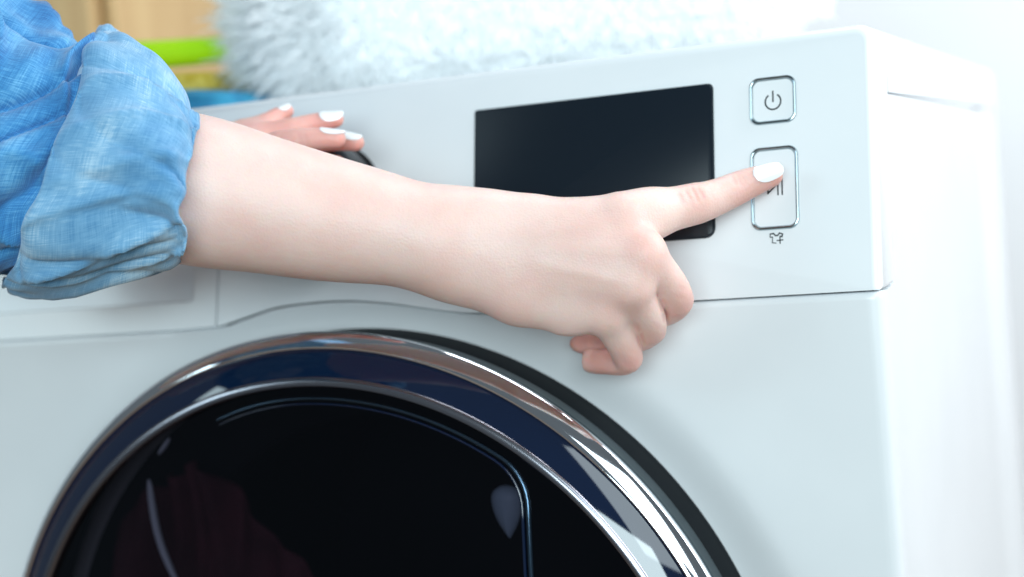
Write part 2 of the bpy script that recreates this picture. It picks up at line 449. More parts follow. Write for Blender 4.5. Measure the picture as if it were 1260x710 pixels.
# moulded frame of the inner glass, arched at the top with upright sides
def frame_path(r, hw, rc=0.030):
    pts = []
    zc = math.sqrt((r-rc)**2-(hw-rc)**2)
    a1 = math.atan2(zc, hw-rc)
    for z in np.linspace(-0.10, zc-0.005, 12): pts.append((hw, z))
    for i in range(9): a = a1*i/8; pts.append((hw-rc+rc*math.cos(a), zc+rc*math.sin(a)))
    for i in range(1, 40):
        a = a1+(math.pi-2*a1)*i/40; pts.append((r*math.cos(a), r*math.sin(a)))
    for i in range(9): a = math.pi-a1+a1*i/8; pts.append((-hw+rc+rc*math.cos(a), zc+rc*math.sin(a)))
    for z in np.linspace(zc-0.005, -0.10, 12): pts.append((-hw, z))
    return pts
M_frame = mat('inner_frame', (0.06, 0.10, 0.15), 0.14, 0.9)
for r_, hr, hl, w_, m_ in ((0.1990, 0.1225, 0.108, 0.0016, M_frame), (0.1962, 0.1195, 0.105, 0.0010, M_blue)):
    pts = [(DX+(a if a > 0 else a*hl/hr), -(dome_h(math.hypot(a, b))+0.0004), DZ+b) for a, b in frame_path(r_, hr)]
    pts = pts[:52]
    V, Fc = tube(pts, [w_*(1.0-0.8*k/51) for k in range(52)], 10); link('window_frame', mesh_py('window_frame', V, Fc), m_, door, 60)
# drum behind the tinted window
rev_obj('drum', [(0.2135, 0.002), (0.200, -0.02), (0.178, -0.035), (0.176, -0.06), (0.215, -0.075), (0.215, -0.33), (0.0, -0.335)], C, M_drum, WM, 128)

M_streak = mat('glint_streak_pale', (0.85, 0.92, 1.0), 0.45)  # pale strips added behind the window in place of glints on it
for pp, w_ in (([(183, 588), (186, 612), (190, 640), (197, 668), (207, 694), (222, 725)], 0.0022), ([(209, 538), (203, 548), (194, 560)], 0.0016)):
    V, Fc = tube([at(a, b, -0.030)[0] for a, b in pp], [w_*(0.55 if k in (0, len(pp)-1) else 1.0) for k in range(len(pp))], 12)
    o = link('glint_streak', mesh_py('glint_streak', V, Fc), M_streak, WM, 180)
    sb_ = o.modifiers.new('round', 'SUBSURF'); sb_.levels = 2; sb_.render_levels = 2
M_drop = mat('reflected_drop_grey', (0.50, 0.66, 0.78), 0.5)  # pale teardrop added behind the window in place of a reflection
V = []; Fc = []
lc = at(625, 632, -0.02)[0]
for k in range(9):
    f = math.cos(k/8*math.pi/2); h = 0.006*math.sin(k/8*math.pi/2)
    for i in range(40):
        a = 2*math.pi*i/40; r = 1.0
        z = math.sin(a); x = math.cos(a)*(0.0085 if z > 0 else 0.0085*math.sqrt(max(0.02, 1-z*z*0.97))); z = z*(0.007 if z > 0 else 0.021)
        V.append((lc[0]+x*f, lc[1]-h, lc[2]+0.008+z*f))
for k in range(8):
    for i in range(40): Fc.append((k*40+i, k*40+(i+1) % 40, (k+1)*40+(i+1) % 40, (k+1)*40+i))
link('reflected_drop', mesh_py('reflected_drop', V, Fc), M_drop, WM, 180)

for o in list(WM.children): o.matrix_parent_inverse = WM_INV

# maroon sheet added behind the glass, standing in for a reflection in it
lv = []; lf = []
nu_, nv_ = 70, 60
for j in range(nv_+1):
    for i in range(nu_+1):
        a = i/nu_; b = j/nv_
        x = -0.165+0.125*a+0.02*(1-b)*math.sin(a*7); z = -0.075-0.30*b
        top = 0.035*mnoise.noise(Vector((a*3.1, 1.7, 0)))-0.055*(2*a-0.8)**2
        z += top*(1-b)
        y = -0.012+0.022*mnoise.noise(Vector((a*5+b*0.8, b*1.4, 2.0)))+0.010*mnoise.noise(Vector((a*13+b*2, b*3, 6.0)))+0.06*(1-b)*0.5
        x += 0.02*mnoise.noise(Vector((a*2, b*3, 9.0)))
        lv.append((x, y, z))
for j in range(nv_):
    for i in range(nu_):
        k = j*(nu_+1)+i; lf.append((k, k+1, k+nu_+2, k+nu_+1))
lo = link('reflection', mesh_py('reflection', lv, lf), M_maroon, None, 180)
so = lo.modifiers.new('thickness', 'SOLIDIFY'); so.thickness = 0.002
lo['label'] = 'dark maroon sheet behind the tinted door window standing in for a faint reflection'; lo['category'] = 'reflection'

# ------------------------------------------------------------------ things behind and on top
TOP = 0.1284
M_wood = mat('cabinet_wood', (0.45, 0.30, 0.18), 0.5)
noise_col(M_wood, (0.53, 0.33, 0.15), (0.62, 0.42, 0.20), 3, 4, 0.1, stretch=(14, 14, 1))
cx_, _ = at(140, 20, 0.63); 
cab = thing('cabinet', 'tan wooden cabinet standing behind the washing machine at the left', 'cabinet', (cx_[0]-0.2, 0.73, FLOOR))
CI = Matrix.Translation((-(cx_[0]-0.2), -0.73, -FLOOR))
for nme, b in (('side_panel', (cx_[0]-0.016, cx_[0], 0.632, 0.84)), ('side_panel', (cx_[0]-0.45, cx_[0]-0.434, 0.632, 0.84)), ('door', (cx_[0]-0.45, cx_[0]-0.0165, 0.612, 0.630)), ('rear_panel', (cx_[0]-0.433, cx_[0]-0.017, 0.825, 0.839))):
    o = from_bm(nme, box_bm(b[0], b[1], b[2], b[3], FLOOR, 0.72, 0.002, 2), M_wood, cab); o.matrix_parent_inverse = CI
o = from_bm('top', box_bm(cx_[0]-0.45, cx_[0], 0.612, 0.84, 0.7205, 0.738, 0.002, 2), M_wood, cab); o.matrix_parent_inverse = CI

# blue cloth, folded
M_teal = mat('blue_cloth', (0.02, 0.20, 0.36), 0.9)
noise_col(M_teal, (0.015, 0.17, 0.32), (0.03, 0.26, 0.42), 60, 3, 0.5, dist=0.003)
def soft_slab(name, x0, x1, y0, y1, z0, z1, m, amp, seed, ang=0.0, parent=None, ne=1.0):
    bm = bmesh.new(); bmesh.ops.create_cube(bm, size=1)
    bmesh.ops.subdivide_edges(bm, edges=bm.edges[:], cuts=14, use_grid_fill=True)
    cx, cy = (x0+x1)/2, (y0+y1)/2
    for v in bm.verts:
        p = v.co*2
        k = 5.0
        s = (abs(p.x)**k+abs(p.y)**k+abs(p.z)**k)**(1/k); mxx = max(abs(p.x), abs(p.y), abs(p.z)); p = p*(mxx/s)
        q = Vector((p.x*(x1-x0)/2, p.y*(y1-y0)/2, 0)); q.rotate(Matrix.Rotation(ang, 3, 'Z'))
        n3 = mnoise.noise_vector(Vector((q.x*16+seed, q.y*16, p.z*1.3)))*amp
        v.co = (cx+q.x+n3.x, cy+q.y+n3.y, (z0+z1)/2+p.z*(z1-z0)/2+(n3.z if p.z > 0 else 0))
    return from_bm(name, bm, m, parent, 60)
o = soft_slab('folded_cloth', -0.285, -0.132, 0.095, 0.235, TOP, TOP+0.0195, M_teal, 0.004, 3.0, 0.1)
o['label'] = 'folded teal blue cloth lying under the yellow sponge on the machine'; o['category'] = 'cloth'
M_yel = mat('yellow_sponge', (0.75, 0.55, 0.06), 0.9)
noise_col(M_yel, (0.62, 0.42, 0.03), (0.85, 0.66, 0.14), 120, 3, 0.6, dist=0.003)
o = soft_slab('sponge', -0.275, -0.174, 0.155, 0.215, TOP+0.020, TOP+0.0385, M_yel, 0.001, 9.0, 0.05)
o['label'] = 'yellow sponge on the blue cloth below the green handle'; o['category'] = 'sponge'

# fluffy duster
M_fluff = bpy.data.materials.new('white_microfibre'); M_fluff.use_nodes = True
nt = M_fluff.node_tree; nt.nodes.remove(nt.nodes['Principled BSDF'])
df = nn(M_fluff, 'ShaderNodeBsdfDiffuse'); df.inputs[0].default_value = (0.955, 0.965, 0.97, 1)
tl = nn(M_fluff, 'ShaderNodeBsdfTranslucent'); tl.inputs[0].default_value = (0.955, 0.965, 0.97, 1)
mx = nn(M_fluff, 'ShaderNodeMixShader'); mx.inputs[0].default_value = 0.5
lk(M_fluff, df.outputs[0], mx.inputs[1]); lk(M_fluff, tl.outputs[0], mx.inputs[2]); lk(M_fluff, mx.outputs[0], nt.nodes['Material Output'].inputs[0])
M_green = mat('lime_plastic', (0.28, 0.72, 0.015), 0.25)
noise_col(M_green, (0.46, 0.88, 0.010), (0.52, 0.90, 0.015), 20, 2)
dus = thing('duster', 'fluffy white duster with lime green handle lying on the machine top', 'duster', (0.03, 0.25, TOP))
DI = Matrix.Translation((-0.03, -0.25, -TOP))
HA = Vector((-0.36, 0.175, 0.1895)); HB = Vector((-0.10, 0.215, 0.1790))
pts = [HA.lerp(HB, t) for t in np.linspace(0, 1, 20)]
rad = [0.0128-0.0052*t for t in np.linspace(0, 1, 20)]; rad[0] = 0.006; rad[1] = 0.010
V, Fc = tube(pts, rad, 20); o = link('handle', mesh_py('handle', V, Fc), M_green, dus, 50); o.matrix_parent_inverse = DI
A = Vector((-0.138, 0.215, 0.198)); B = Vector((0.212, 0.300, 0.200)); RF = 0.070
ax = (B-A).normalized(); e1 = ax.orthogonal().normalized(); e2 = ax.cross(e1); L = (B-A).length
V = []; Fc = []; NL, NA = 420, 200
def pile(t, a):
    """height of the pile: tufts of several sizes"""
    q = Vector((t*L*1.0, math.cos(a)*RF, math.sin(a)*RF))
    h = 0.5*mnoise.noise(q*55)+0.5*(1-abs(mnoise.noise(q*120+Vector((3, 0, 0)))*2))+0.35*(1-abs(mnoise.noise(q*260+Vector((0, 7, 0)))*2))+0.25*mnoise.noise(q*520)
    return 0.0085*h
for i in range(NL+1):
    t = i/NL; R0 = RF*0.86*math.sqrt(max(0.0, 1-abs(2*t-1)**7))
    for k in range(NA):
        a = 2*math.pi*k/NA; d = e1*math.cos(a)+e2*math.sin(a)
        p = A+ax*(t*L)+d*max(0.0005, R0+pile(t, a)*min(1, R0/0.02))
        p.z = max(p.z, TOP+0.0006); V.append(p)
for i in range(NL):
    for k in range(NA):
        l = (k+1) % NA; Fc.append((i*NA+k, i*NA+l, (i+1)*NA+l, (i+1)*NA+k))
M_pile = mat('white_pile', (0.93, 0.945, 0.95), 0.9)
o = link('core', mesh_py('core', V, Fc), M_pile, dus, 180); o.matrix_parent_inverse = DI
V = []; Fc = []
rng = random.Random(5)
for i in range(15000):
    t = rng.uniform(-0.02, 1.02) if i < 9000 else rng.uniform(-0.02, 0.16)**1.0; a = rng.uniform(0, 2*math.pi)
    endk = (2*min(max(t, 0), 1)-1)
    d = (e1*math.cos(a)+e2*math.sin(a))
    if d.y > 0.55 and rng.random() < 0.7: continue
    out_d = (d+ax*(endk**5*1.6+rng.uniform(-.35, .35))+Vector((rng.uniform(-.3, .3), rng.uniform(-.3, .3), rng.uniform(-.3, .3)))).normalized()
    p = A+ax*(t*L)+d*RF*(0.84 if 0.03 < t < 0.97 else 0.45)
    clump = mnoise.noise(Vector((t*L*45, math.cos(a)*2.2, math.sin(a)*2.2)))
    ln = RF*(0.16+0.07*clump+rng.uniform(-.05, .07)+0.34*(1-sst(0.0, 0.10, t)) if t < 0.10 else 0.16+0.07*clump+rng.uniform(-.05, .07)); w = rng.uniform(0.0004, 0.0010)
    sd = out_d.cross(Vector((rng.uniform(-1, 1), rng.uniform(-1, 1), rng.uniform(-1, 1)))).normalized()
    bend = Vector((rng.uniform(-1, 1), rng.uniform(-1, 1), rng.uniform(-1.2, .4)))*ln*0.35
    b0 = len(V)
    for k, (s, ww) in enumerate(((0, 1.0), (0.45, 1.25), (0.8, 0.9))):
        c = p+out_d*ln*s+bend*s*s; V += [c-sd*w*ww, c+sd*w*ww]
    V.append(p+out_d*ln+bend)
    Fc += [(b0, b0+1, b0+3, b0+2), (b0+2, b0+3, b0+5, b0+4), (b0+4, b0+5, b0+6)]
    for q in range(b0, len(V)):
        if V[q].z < TOP+0.0008: V[q] = Vector((V[q].x, V[q].y, TOP+0.0008+0.0004*rng.random()))
me = mesh_py('fluff', V, Fc)
o = link('fluff', me, M_fluff, dus); o.matrix_parent_inverse = DI; o['kind'] = 'stuff'

# ------------------------------------------------------------------ the person: arms as signed distance fields
class Field:
    def __init__(s, lo, hi, h):
        s.h = h; s.lo = np.array(lo, float); s.n = np.ceil((np.array(hi)-s.lo)/h).astype(int)+1
        s.big = 0.02
    def new(s): return np.full(s.n, s.big, np.float32)
    def sub(s, pts, rads, pad):
        lo = np.min([p-r for p, r in zip(pts, rads)], axis=0)-pad; hi = np.max([p+r for p, r in zip(pts, rads)], axis=0)+pad
        i0 = np.clip(np.floor((lo-s.lo)/s.h).astype(int), 0, s.n); i1 = np.clip(np.ceil((hi-s.lo)/s.h).astype(int)+1, 0, s.n)
        sl = tuple(slice(a, b) for a, b in zip(i0, i1))
        g = [(s.lo[k]+s.h*np.arange(i0[k], i1[k])).astype(np.float32) for k in range(3)]
        return sl, g
    def cone(s, a, ra, b, rb, pad=0.016, squash=None):
        """distance to a round cone, on its own sub-block; squash=(axis, factor) flattens it across that axis"""
        sl, (X, Y, Z) = s.sub([a, b], [ra, rb], pad)
        X = X[:, None, None]; Y = Y[None, :, None]; Z = Z[None, None, :]
        ba = b-a; l2 = float(ba@ba)
        t = ((X-a[0])*ba[0]+(Y-a[1])*ba[1]+(Z-a[2])*ba[2])/max(l2, 1e-12)
        t = np.clip(t, 0, 1)
        dx = X-(a[0]+t*ba[0]); dy = Y-(a[1]+t*ba[1]); dz = Z-(a[2]+t*ba[2])
        if squash is not None:
            n, f = squash
            dn = dx*n[0]+dy*n[1]+dz*n[2]; k = 1/f-1
            dx = dx+dn*n[0]*k; dy = dy+dn*n[1]*k; dz = dz+dn*n[2]*k
        return sl, np.sqrt(dx*dx+dy*dy+dz*dz)-(ra+(rb-ra)*t)
    def mesh(s, D):
        g = openvdb.FloatGrid(s.big); g.copyFromArray(np.ascontiguousarray(D)); g.transform = openvdb.createLinearTransform(voxelSize=s.h)
        P, T, Q = g.convertToPolygons(0.0, 0.0)
        return P+s.lo, T, Q
def smin(a, b, k):
    h = np.clip(0.5+0.5*(b-a)/k, 0, 1); return b+(a-b)*h-k*h*(1-h)
def add(D, c, k):
    sl, d = c
    D[sl] = smin(D[sl], d, k) if k > 0 else np.minimum(D[sl], d)
def dense(js, n=8):
    """the joints of a limb joined by a smooth curve of many small cones"""
    A_ = np.array([np.r_[p, r] for p, r in js]); o = []
    for i in range(len(A_)-1):
        p0, p1, p2, p3 = A_[max(i-1, 0)], A_[i], A_[i+1], A_[min(i+2, len(A_)-1)]
        for f in np.linspace(0, 1, n, endpoint=False):
            q = 0.5*((2*p1)+(-p0+p2)*f+(2*p0-5*p1+4*p2-p3)*f*f+(-p0+3*p1-3*p2+p3)*f**3); o.append((q[:3], q[3]))
    o.append((A_[-1][:3], A_[-1][3])); return o
def J(px, py, y, r):
    p, s = at(px, py, y); return p, r/s
def chain(fld, js, k=0.003, D=None, squash=None):
    D = fld.new() if D is None else D
    for (a, ra), (b, rb) in zip(js, js[1:]): add(D, fld.cone(a, ra, b, rb, squash=squash), k)
    return D
def carve(V, N, a, b, depth, w):
    """a fine crease pressed into the camera-side skin along the segment a-b"""
    ba = b-a; t = np.clip(((V-a)@ba)/(ba@ba), 0, 1); d = V-(a+t[:, None]*ba)
    view = (a+b)/2-CAM; view = view/np.linalg.norm(view); along = d@view
    near = np.exp(-(along/0.011)**4)*np.clip(-(N@view)*2.5, 0, 1); d = d-along[:, None]*view
    return depth*near*np.exp(-np.sum(d*d, axis=1)/(w*w))*np.clip(1.15-(2*np.abs(t-0.5))**3, 0, 1)

# skin
M_skin = mat('skin', (0.72, 0.50, 0.41), 0.42)
b = bsdf(M_skin)
b.inputs['Subsurface Weight'].default_value = 0.60; b.inputs['Subsurface Radius'].default_value = (1.0, 0.35, 0.2); b.inputs['Subsurface Scale'].default_value = 0.0075
b.inputs['Specular IOR Level'].default_value = 0.35
at_ = nn(M_skin, 'ShaderNodeAttribute', attribute_name='flush')
tc = nn(M_skin, 'ShaderNodeTexCoord')
n1 = nn(M_skin, 'ShaderNodeTexNoise'); n1.inputs['Scale'].default_value = 38; n1.inputs['Detail'].default_value = 5; lk(M_skin, tc.outputs['Object'], n1.inputs['Vector'])
mm = nn(M_skin, 'ShaderNodeMath', operation='MULTIPLY_ADD'); mm.inputs[1].default_value = 0.85; mm.inputs[2].default_value = -0.36
lk(M_skin, n1.outputs['Fac'], mm.inputs[0])
ad = nn(M_skin, 'ShaderNodeMath', operation='ADD', use_clamp=True); lk(M_skin, mm.outputs[0], ad.inputs[0]); lk(M_skin, at_.outputs['Fac'], ad.inputs[1])
rmp = nn(M_skin, 'ShaderNodeValToRGB'); rmp.color_ramp.elements[0].color = (0.84, 0.625, 0.562, 1); rmp.color_ramp.elements[1].color = (0.72, 0.32, 0.27, 1)
lk(M_skin, ad.outputs[0], rmp.inputs[0]); lk(M_skin, rmp.outputs[0], b.inputs['Base Color'])
n2 = nn(M_skin, 'ShaderNodeTexVoronoi'); n2.inputs['Scale'].default_value = 900; lk(M_skin, tc.outputs['Object'], n2.inputs['Vector'])
n3 = nn(M_skin, 'ShaderNodeTexNoise'); n3.inputs['Scale'].default_value = 260; n3.inputs['Detail'].default_value = 4; lk(M_skin, tc.outputs['Object'], n3.inputs['Vector'])
sm = nn(M_skin, 'ShaderNodeMath', operation='ADD'); lk(M_skin, n2.outputs['Distance'], sm.inputs[0]); lk(M_skin, n3.outputs['Fac'], sm.inputs[1])
bp = nn(M_skin, 'ShaderNodeBump'); bp.inputs['Strength'].default_value = 0.18; bp.inputs['Distance'].default_value = 0.0006
lk(M_skin, sm.outputs[0], bp.inputs['Height']); lk(M_skin, bp.outputs[0], b.inputs['Normal'])

def skin_object(name, fld, D, parent, flush, creases, smooth_it=5, soft=None, tendons=()):
    P, T, Q = fld.mesh(D)
    P = np.array(P, float)
    faces = [tuple(q) for q in Q]+[tuple(t) for t in T]
    # smooth off the grid steps
    E = np.concatenate([Q[:, [0, 1]], Q[:, [1, 2]], Q[:, [2, 3]], Q[:, [3, 0]]]) if len(Q) else np.zeros((0, 2), int)
    if len(T): E = np.concatenate([E, T[:, [0, 1]], T[:, [1, 2]], T[:, [2, 0]]])
    E = np.concatenate([E, E[:, ::-1]]).astype(np.int64)
    cnt = np.maximum(np.bincount(E[:, 0], minlength=len(P)), 1)
    for it in range(smooth_it*2):
        acc = np.stack([np.bincount(E[:, 0], weights=P[E[:, 1], k], minlength=len(P)) for k in range(3)], 1)/cnt[:, None]
        P = P+(acc-P)*(0.5 if it % 2 == 0 else -0.52)
    if soft is not None:
        wt = soft(P)[:, None]
        for it in range(110):
            acc = np.stack([np.bincount(E[:, 0], weights=P[E[:, 1], k], minlength=len(P)) for k in range(3)], 1)/cnt[:, None]
            P = P+(acc-P)*0.6*wt
    # normals for the creases
    q = Q if len(Q) else T
    fn = np.cross(P[q[:, 2]]-P[q[:, 0]], P[q[:, -1]]-P[q[:, 1]])
    c = P[q].mean(axis=1); vol = np.sum(c*fn)
    sgn = 1 if vol > 0 else -1
    vn = np.zeros_like(P)
    for k in range(q.shape[1]):
        for ax_ in range(3): vn[:, ax_] += np.bincount(q[:, k], weights=fn[:, ax_], minlength=len(P))
    vn *= sgn/np.maximum(np.linalg.norm(vn, axis=1), 1e-12)[:, None]
    tot = np.zeros(len(P))
    for (a, b_, depth, w) in creases: tot += carve(P, vn, a, b_, depth, w)
    for (a, b_, hgt, w) in tendons:
        tot -= carve(P, vn, a, b_, hgt, w)
    P = P-vn*tot[:, None]
    if sgn < 0: faces = [f[::-1] for f in faces]
    me = mesh_py(name, P, faces)
    fl = np.zeros(len(P))
    for (p, r, w) in flush: fl = np.maximum(fl, w*np.exp(-np.sum((P-p)**2, axis=1)/(r*r)))
    for (a, b_, depth, w) in creases: fl = np.maximum(fl, 0.40*carve(P, vn, a, b_, 1.0, w*1.6))  # creases tinted too; the folds' shade between fingers goes into the colour
    at2 = me.attributes.new('flush', 'FLOAT', 'POINT'); at2.data.foreach_set('value', fl.astype(np.float32))
    return link(name, me, M_skin, parent, 180)

M_nail = mat('white_nail_polish', (0.86, 0.87, 0.88), 0.12)
bsdf(M_nail).inputs['Coat Weight'].default_value = 0.6
def nail(c, t, nrm, w, l, r, parent, slope=0.13, lift=0.0003):
    """curved nail plate: centre c on the finger's axis, t to the tip, nrm out of the back of the finger"""
    t = Vector(t).normalized(); nrm = Vector(nrm); nrm = (nrm-t*nrm.dot(t)).normalized(); s = t.cross(nrm); c = Vector(c)
    V = []; Fc = []; nu, nv = 14, 16
    for top in (1, 0):
        for j in range(nv+1):
            v = -1+2*j/nv
            k = 2.1 if v < 0 else 2.9
            half = (max(0.0, 1-abs(v)**k))**(1/k)
            for i in range(nu+1):
                u = (-1+2*i/nu)*half
                th = u*w/2/r
                rr = r+lift-v*l/2*slope-(0 if top else 0.0007)-0.0010*max(0, abs(v)-0.5)**2*(1 if v > 0 else 1.0)
                V.append(c+t*(v*l/2)+nrm*(rr*math.cos(th))+s*(rr*math.sin(th)))
    n = (nu+1)*(nv+1)
    for j in range(nv):
        for i in range(nu):
            a = j*(nu+1)+i; q = (a, a+1, a+nu+2, a+nu+1); Fc.append(q); Fc.append(tuple(x+n for x in q[::-1]))
    ring = [i for i in range(nu+1)]+[j*(nu+1)+nu for j in range(1, nv+1)]+[nv*(nu+1)+i for i in range(nu-1, -1, -1)]+[j*(nu+1) for j in range(nv-1, 0, -1)]
    for a, b_ in zip(ring, ring[1:]+ring[:1]): Fc.append((a, a+n, b_+n, b_))
    bm = bmesh.new(); bv = [bm.verts.new(v) for v in V]
    for q in Fc: bm.faces.new([bv[i] for i in q])
    bmesh.ops.remove_doubles(bm, verts=bm.verts[:], dist=1e-6)
    return from_bm('fingernail', bm, M_nail, parent, 60)

PER = thing('person', 'person in rolled up blue denim sleeves with white nails pressing the start button', 'person', (-0.25, -0.2, FLOOR))
PI_ = Matrix.Translation((0.25, 0.2, -FLOOR))

# ---- the arm that presses the button
idx = [J(768, 270, -.046, 29), J(800, 263, -.036, 27), J(856, 250.5, -.0195, 25), J(882, 242.5, -.0115, 22.5), J(912, 229.5, -.0035, 20.0), J(930, 222.5, -.0005, 17.6), J(949, 216, 0.0035, 14.2)]
mid = [J(792, 312, -.056, 25), J(833, 369, -.031, 20), J(790, 390, -.0125, 17), J(748, 378, -.018, 14)]
rin = [J(776, 352, -.058, 24), J(801, 405, -.034, 18.5), J(750, 424, -.0130, 16), J(710, 423, -.0135, 14.0)]
pin = [J(747, 384, -.054, 24), J(773, 440, -.034, 17.5), J(742, 445, -.0245, 15.5), J(729, 444, -.0215, 15.5)]
thb = [J(590, 305, -.050, 26), J(660, 300, -.038, 24), J(715, 318, -.026, 18), J(755, 335, -.018, 15)]
arm = [J(60, 205, -.132, 74), J(150, 216, -.130, 88), J(240, 234, -.118, 92), J(320, 251, -.104, 84), J(400, 268.5, -.090, 76.5), J(480, 283, -.078, 67), J(540, 297, -.071, 57)]
allp = idx+mid+rin+pin+thb+arm
lo = np.min([p-r for p, r in allp], axis=0)-0.006; hi = np.max([p+r for p, r in allp], axis=0)+0.006
lo[0] = max(lo[0], -0.335)
fld = Field(lo, hi, 0.00078)
palm = fld.new()
arm_d = dense(arm, 14)
for (a, ra), (b_, rb) in zip(arm_d, arm_d[1:]): add(palm, fld.cone(a, ra, b_, rb), 0)
wr1 = J(562, 280, -.067, 35); wr2 = J(562, 321, -.065, 38)
for w_ in (wr1, wr2): add(palm, fld.cone(*J(535, 296, -.070, 48), *w_), 0.014)
add(palm, fld.cone(*J(600, 277, -.062, 31), *idx[0]), 0.014); add(palm, fld.cone(*wr1, *J(600, 277, -.062, 31)), 0.014)
add(palm, fld.cone(*J(585, 300, -.066, 33), *mid[0]), 0.014)
add(palm, fld.cone(*J(590, 325, -.066, 33), *rin[0]), 0.014)
add(palm, fld.cone(*wr2, *J(640, 362, -.060, 34)), 0.014); add(palm, fld.cone(*J(640, 362, -.060, 34), *J(700, 377, -.054, 29)), 0.010); add(palm, fld.cone(*J(700, 377, -.054, 29), *pin[0]), 0.010)
add(palm, fld.cone(*J(620, 300, -.048, 32), *J(720, 300, -.040, 28)), 0.012)
add(palm, fld.cone(*J(620, 340, -.048, 32), *J(720, 350, -.042, 26)), 0.012)
add(palm, fld.cone(*J(612, 262, -.060, 16), *J(655, 262, -.056, 17)), 0.010)
D = palm.copy()
def finger(js, kpalm, first=1):
    A_ = palm.copy()
    for (a, ra), (b_, rb) in list(zip(js, js[1:]))[:first]: add(A_, fld.cone(a, ra, b_, rb), kpalm)
    R_ = fld.new()
    dj = dense(js, 8)
    for (a, ra), (b_, rb) in zip(dj, dj[1:]): add(R_, fld.cone(a, ra, b_, rb), 0)
    return np.where(A_ < 0.0195, smin(A_, R_, 0.0012), np.minimum(A_, R_))
for js, kp, first in ((idx, 0.009, 2), (mid, 0.007, 1), (rin, 0.007, 1), (pin, 0.007, 1), (thb, 0.008, 1)):
    Fi = finger(js, kp, first); D = smin(D, Fi, 0.0011); del Fi
del palm
def pt(px, py, y): return at(px, py, y)[0]
cr = []
for (xa, ya, xb, yb, yy, dep) in ((843, 231, 851, 248, -.029, .00028), (850, 228, 861, 251, -.029, .00042), (857, 228, 868, 247, -.029, .00030), (835, 236, 842, 252, -.031, .00018),
                                  (900, 213, 907, 229, -.0135, .00028), (906, 212, 914, 231, -.0125, .00036), (912, 214, 919, 228, -.012, .00022)):
    cr.append((pt(xa, ya, yy), pt(xb, yb, yy), dep, 0.0011))
for (xa, ya, xb, yb, yy, dep) in ((826, 350, 846, 356, -.040, .00018), (822, 362, 846, 368, -.040, .00018), (797, 398, 815, 404, -.042, .00016), (766, 428, 786, 436, -.043, .00018)):
    cr.append((pt(xa, ya, yy), pt(xb, yb, yy), dep, 0.0012))
for line, dep in (([(795, 338), (803, 352), (811, 368), (817, 384), (820, 398)], .0012), ([(765, 366), (775, 380), (782, 394), (787, 410), (791, 428)], .0012), ([(806, 303), (812, 298), (818, 294)], .0006)):
    for (a, b_) in zip(line, line[1:]): cr.append((pt(*a, -.040), pt(*b_, -.040), dep*0.7, 0.0011))
flush = [(pt(952, 222, .004), .016, .75), (pt(915, 240, -.006), .012, .45), (pt(910, 215, -.008), .008, .3), (pt(856, 236, -.03), .008, .35), (pt(790, 296, -.062), .013, .32), (pt(776, 340, -.066), .010, .12),
         (pt(760, 372, -.062), .012, .2), (pt(843, 378, -.036), .012, .45), (pt(808, 412, -.036), .011, .4), (pt(780, 448, -.04), .012, .6), (pt(735, 448, -.03), .020, .6), (pt(710, 423, -.02), .018, .65), (pt(600, 390, -.06), .03, .12)]
xs_ = [pt(q, 310, -.06)[0] for q in (700, 752)]
kn = [pt(768, 262, -.058), pt(793, 306, -.066), pt(777, 348, -.067), pt(750, 378, -.064)]
def soft(P):
    w = 1-np.clip((P[:, 0]-xs_[0])/(xs_[1]-xs_[0]), 0, 1)
    low = np.clip((pt(700, 400, -.06)[2]-P[:, 2])/0.004, 0, 1)*(P[:, 0] > pt(680, 400, -.06)[0])
    w = w*(1-low)
    for k_ in kn: w = np.maximum(w, 0.30*np.exp(-np.sum((P-k_)**2, axis=1)/0.0095**2))
    return w
armo = skin_object('arm', fld, D, PER, flush, cr, soft=soft, tendons=[(pt(655, 290, -.066), pt(770, 268, -.058), .0005, .003), (pt(650, 305, -.068), pt(786, 308, -.067), .0006, .003), (pt(655, 322, -.068), pt(770, 348, -.068), .0006, .003)]); armo.matrix_parent_inverse = PI_
del D
t_ = idx[-1][0]-idx[-3][0]
o = nail(idx[-1][0]+ (idx[-2][0]-idx[-1][0])*0.25, t_, (0.22, -1.0, 0.42), 0.0100, 0.0155, 0.0067, armo)

# ---- the other arm, its hand on the dial
a_i = [J(300, 170, -.034, 19), J(328, 154, -.028, 14.5), J(342, 143, -.022, 11), J(353, 137, -.018, 8.5)]
a_m = [J(318, 172, -.036, 18), J(360, 159, -.030, 14), J(390, 151, -.024, 12), J(413, 147, -.020, 10.0)]
a_r = [J(330, 184, -.038, 15), J(375, 176, -.034, 12.5), J(410, 173, -.028, 12.5), J(438, 175.5, -.026, 10.5)]
a_p = [J(325, 200, -.036, 13), J(365, 200, -.030, 11), J(395, 200, -.026, 10.5), J(415, 201, -.024, 9.5)]
a_t = [J(300, 192, -.048, 16), J(345, 176, -.048, 15), J(385, 171, -.046, 14), J(414, 171, -.043, 11.5)]
fa = [J(-60, 280, -.060, 62), J(120, 238, -.060, 52), J(215, 212, -.052, 34), J(250, 200, -.046, 30)]
allp = a_i+a_m+a_r+a_p+a_t+fa
lo = np.min([p-r for p, r in allp], axis=0)-0.006; hi = np.max([p+r for p, r in allp], axis=0)+0.006
lo[0] = max(lo[0], -0.335)
fld = Field(lo, hi, 0.0010)
palm = chain(fld, dense(fa, 10), 0)
for f_ in (a_i, a_m, a_r, a_p): add(palm, fld.cone(*fa[-1], *f_[0]), 0.010)
add(palm, fld.cone(*fa[-1], *a_t[0]), 0.012)
D = palm.copy()
for js in (a_i, a_m, a_r, a_p, a_t):
    D = smin(D, finger(js, 0.006, 1), 0.0010)
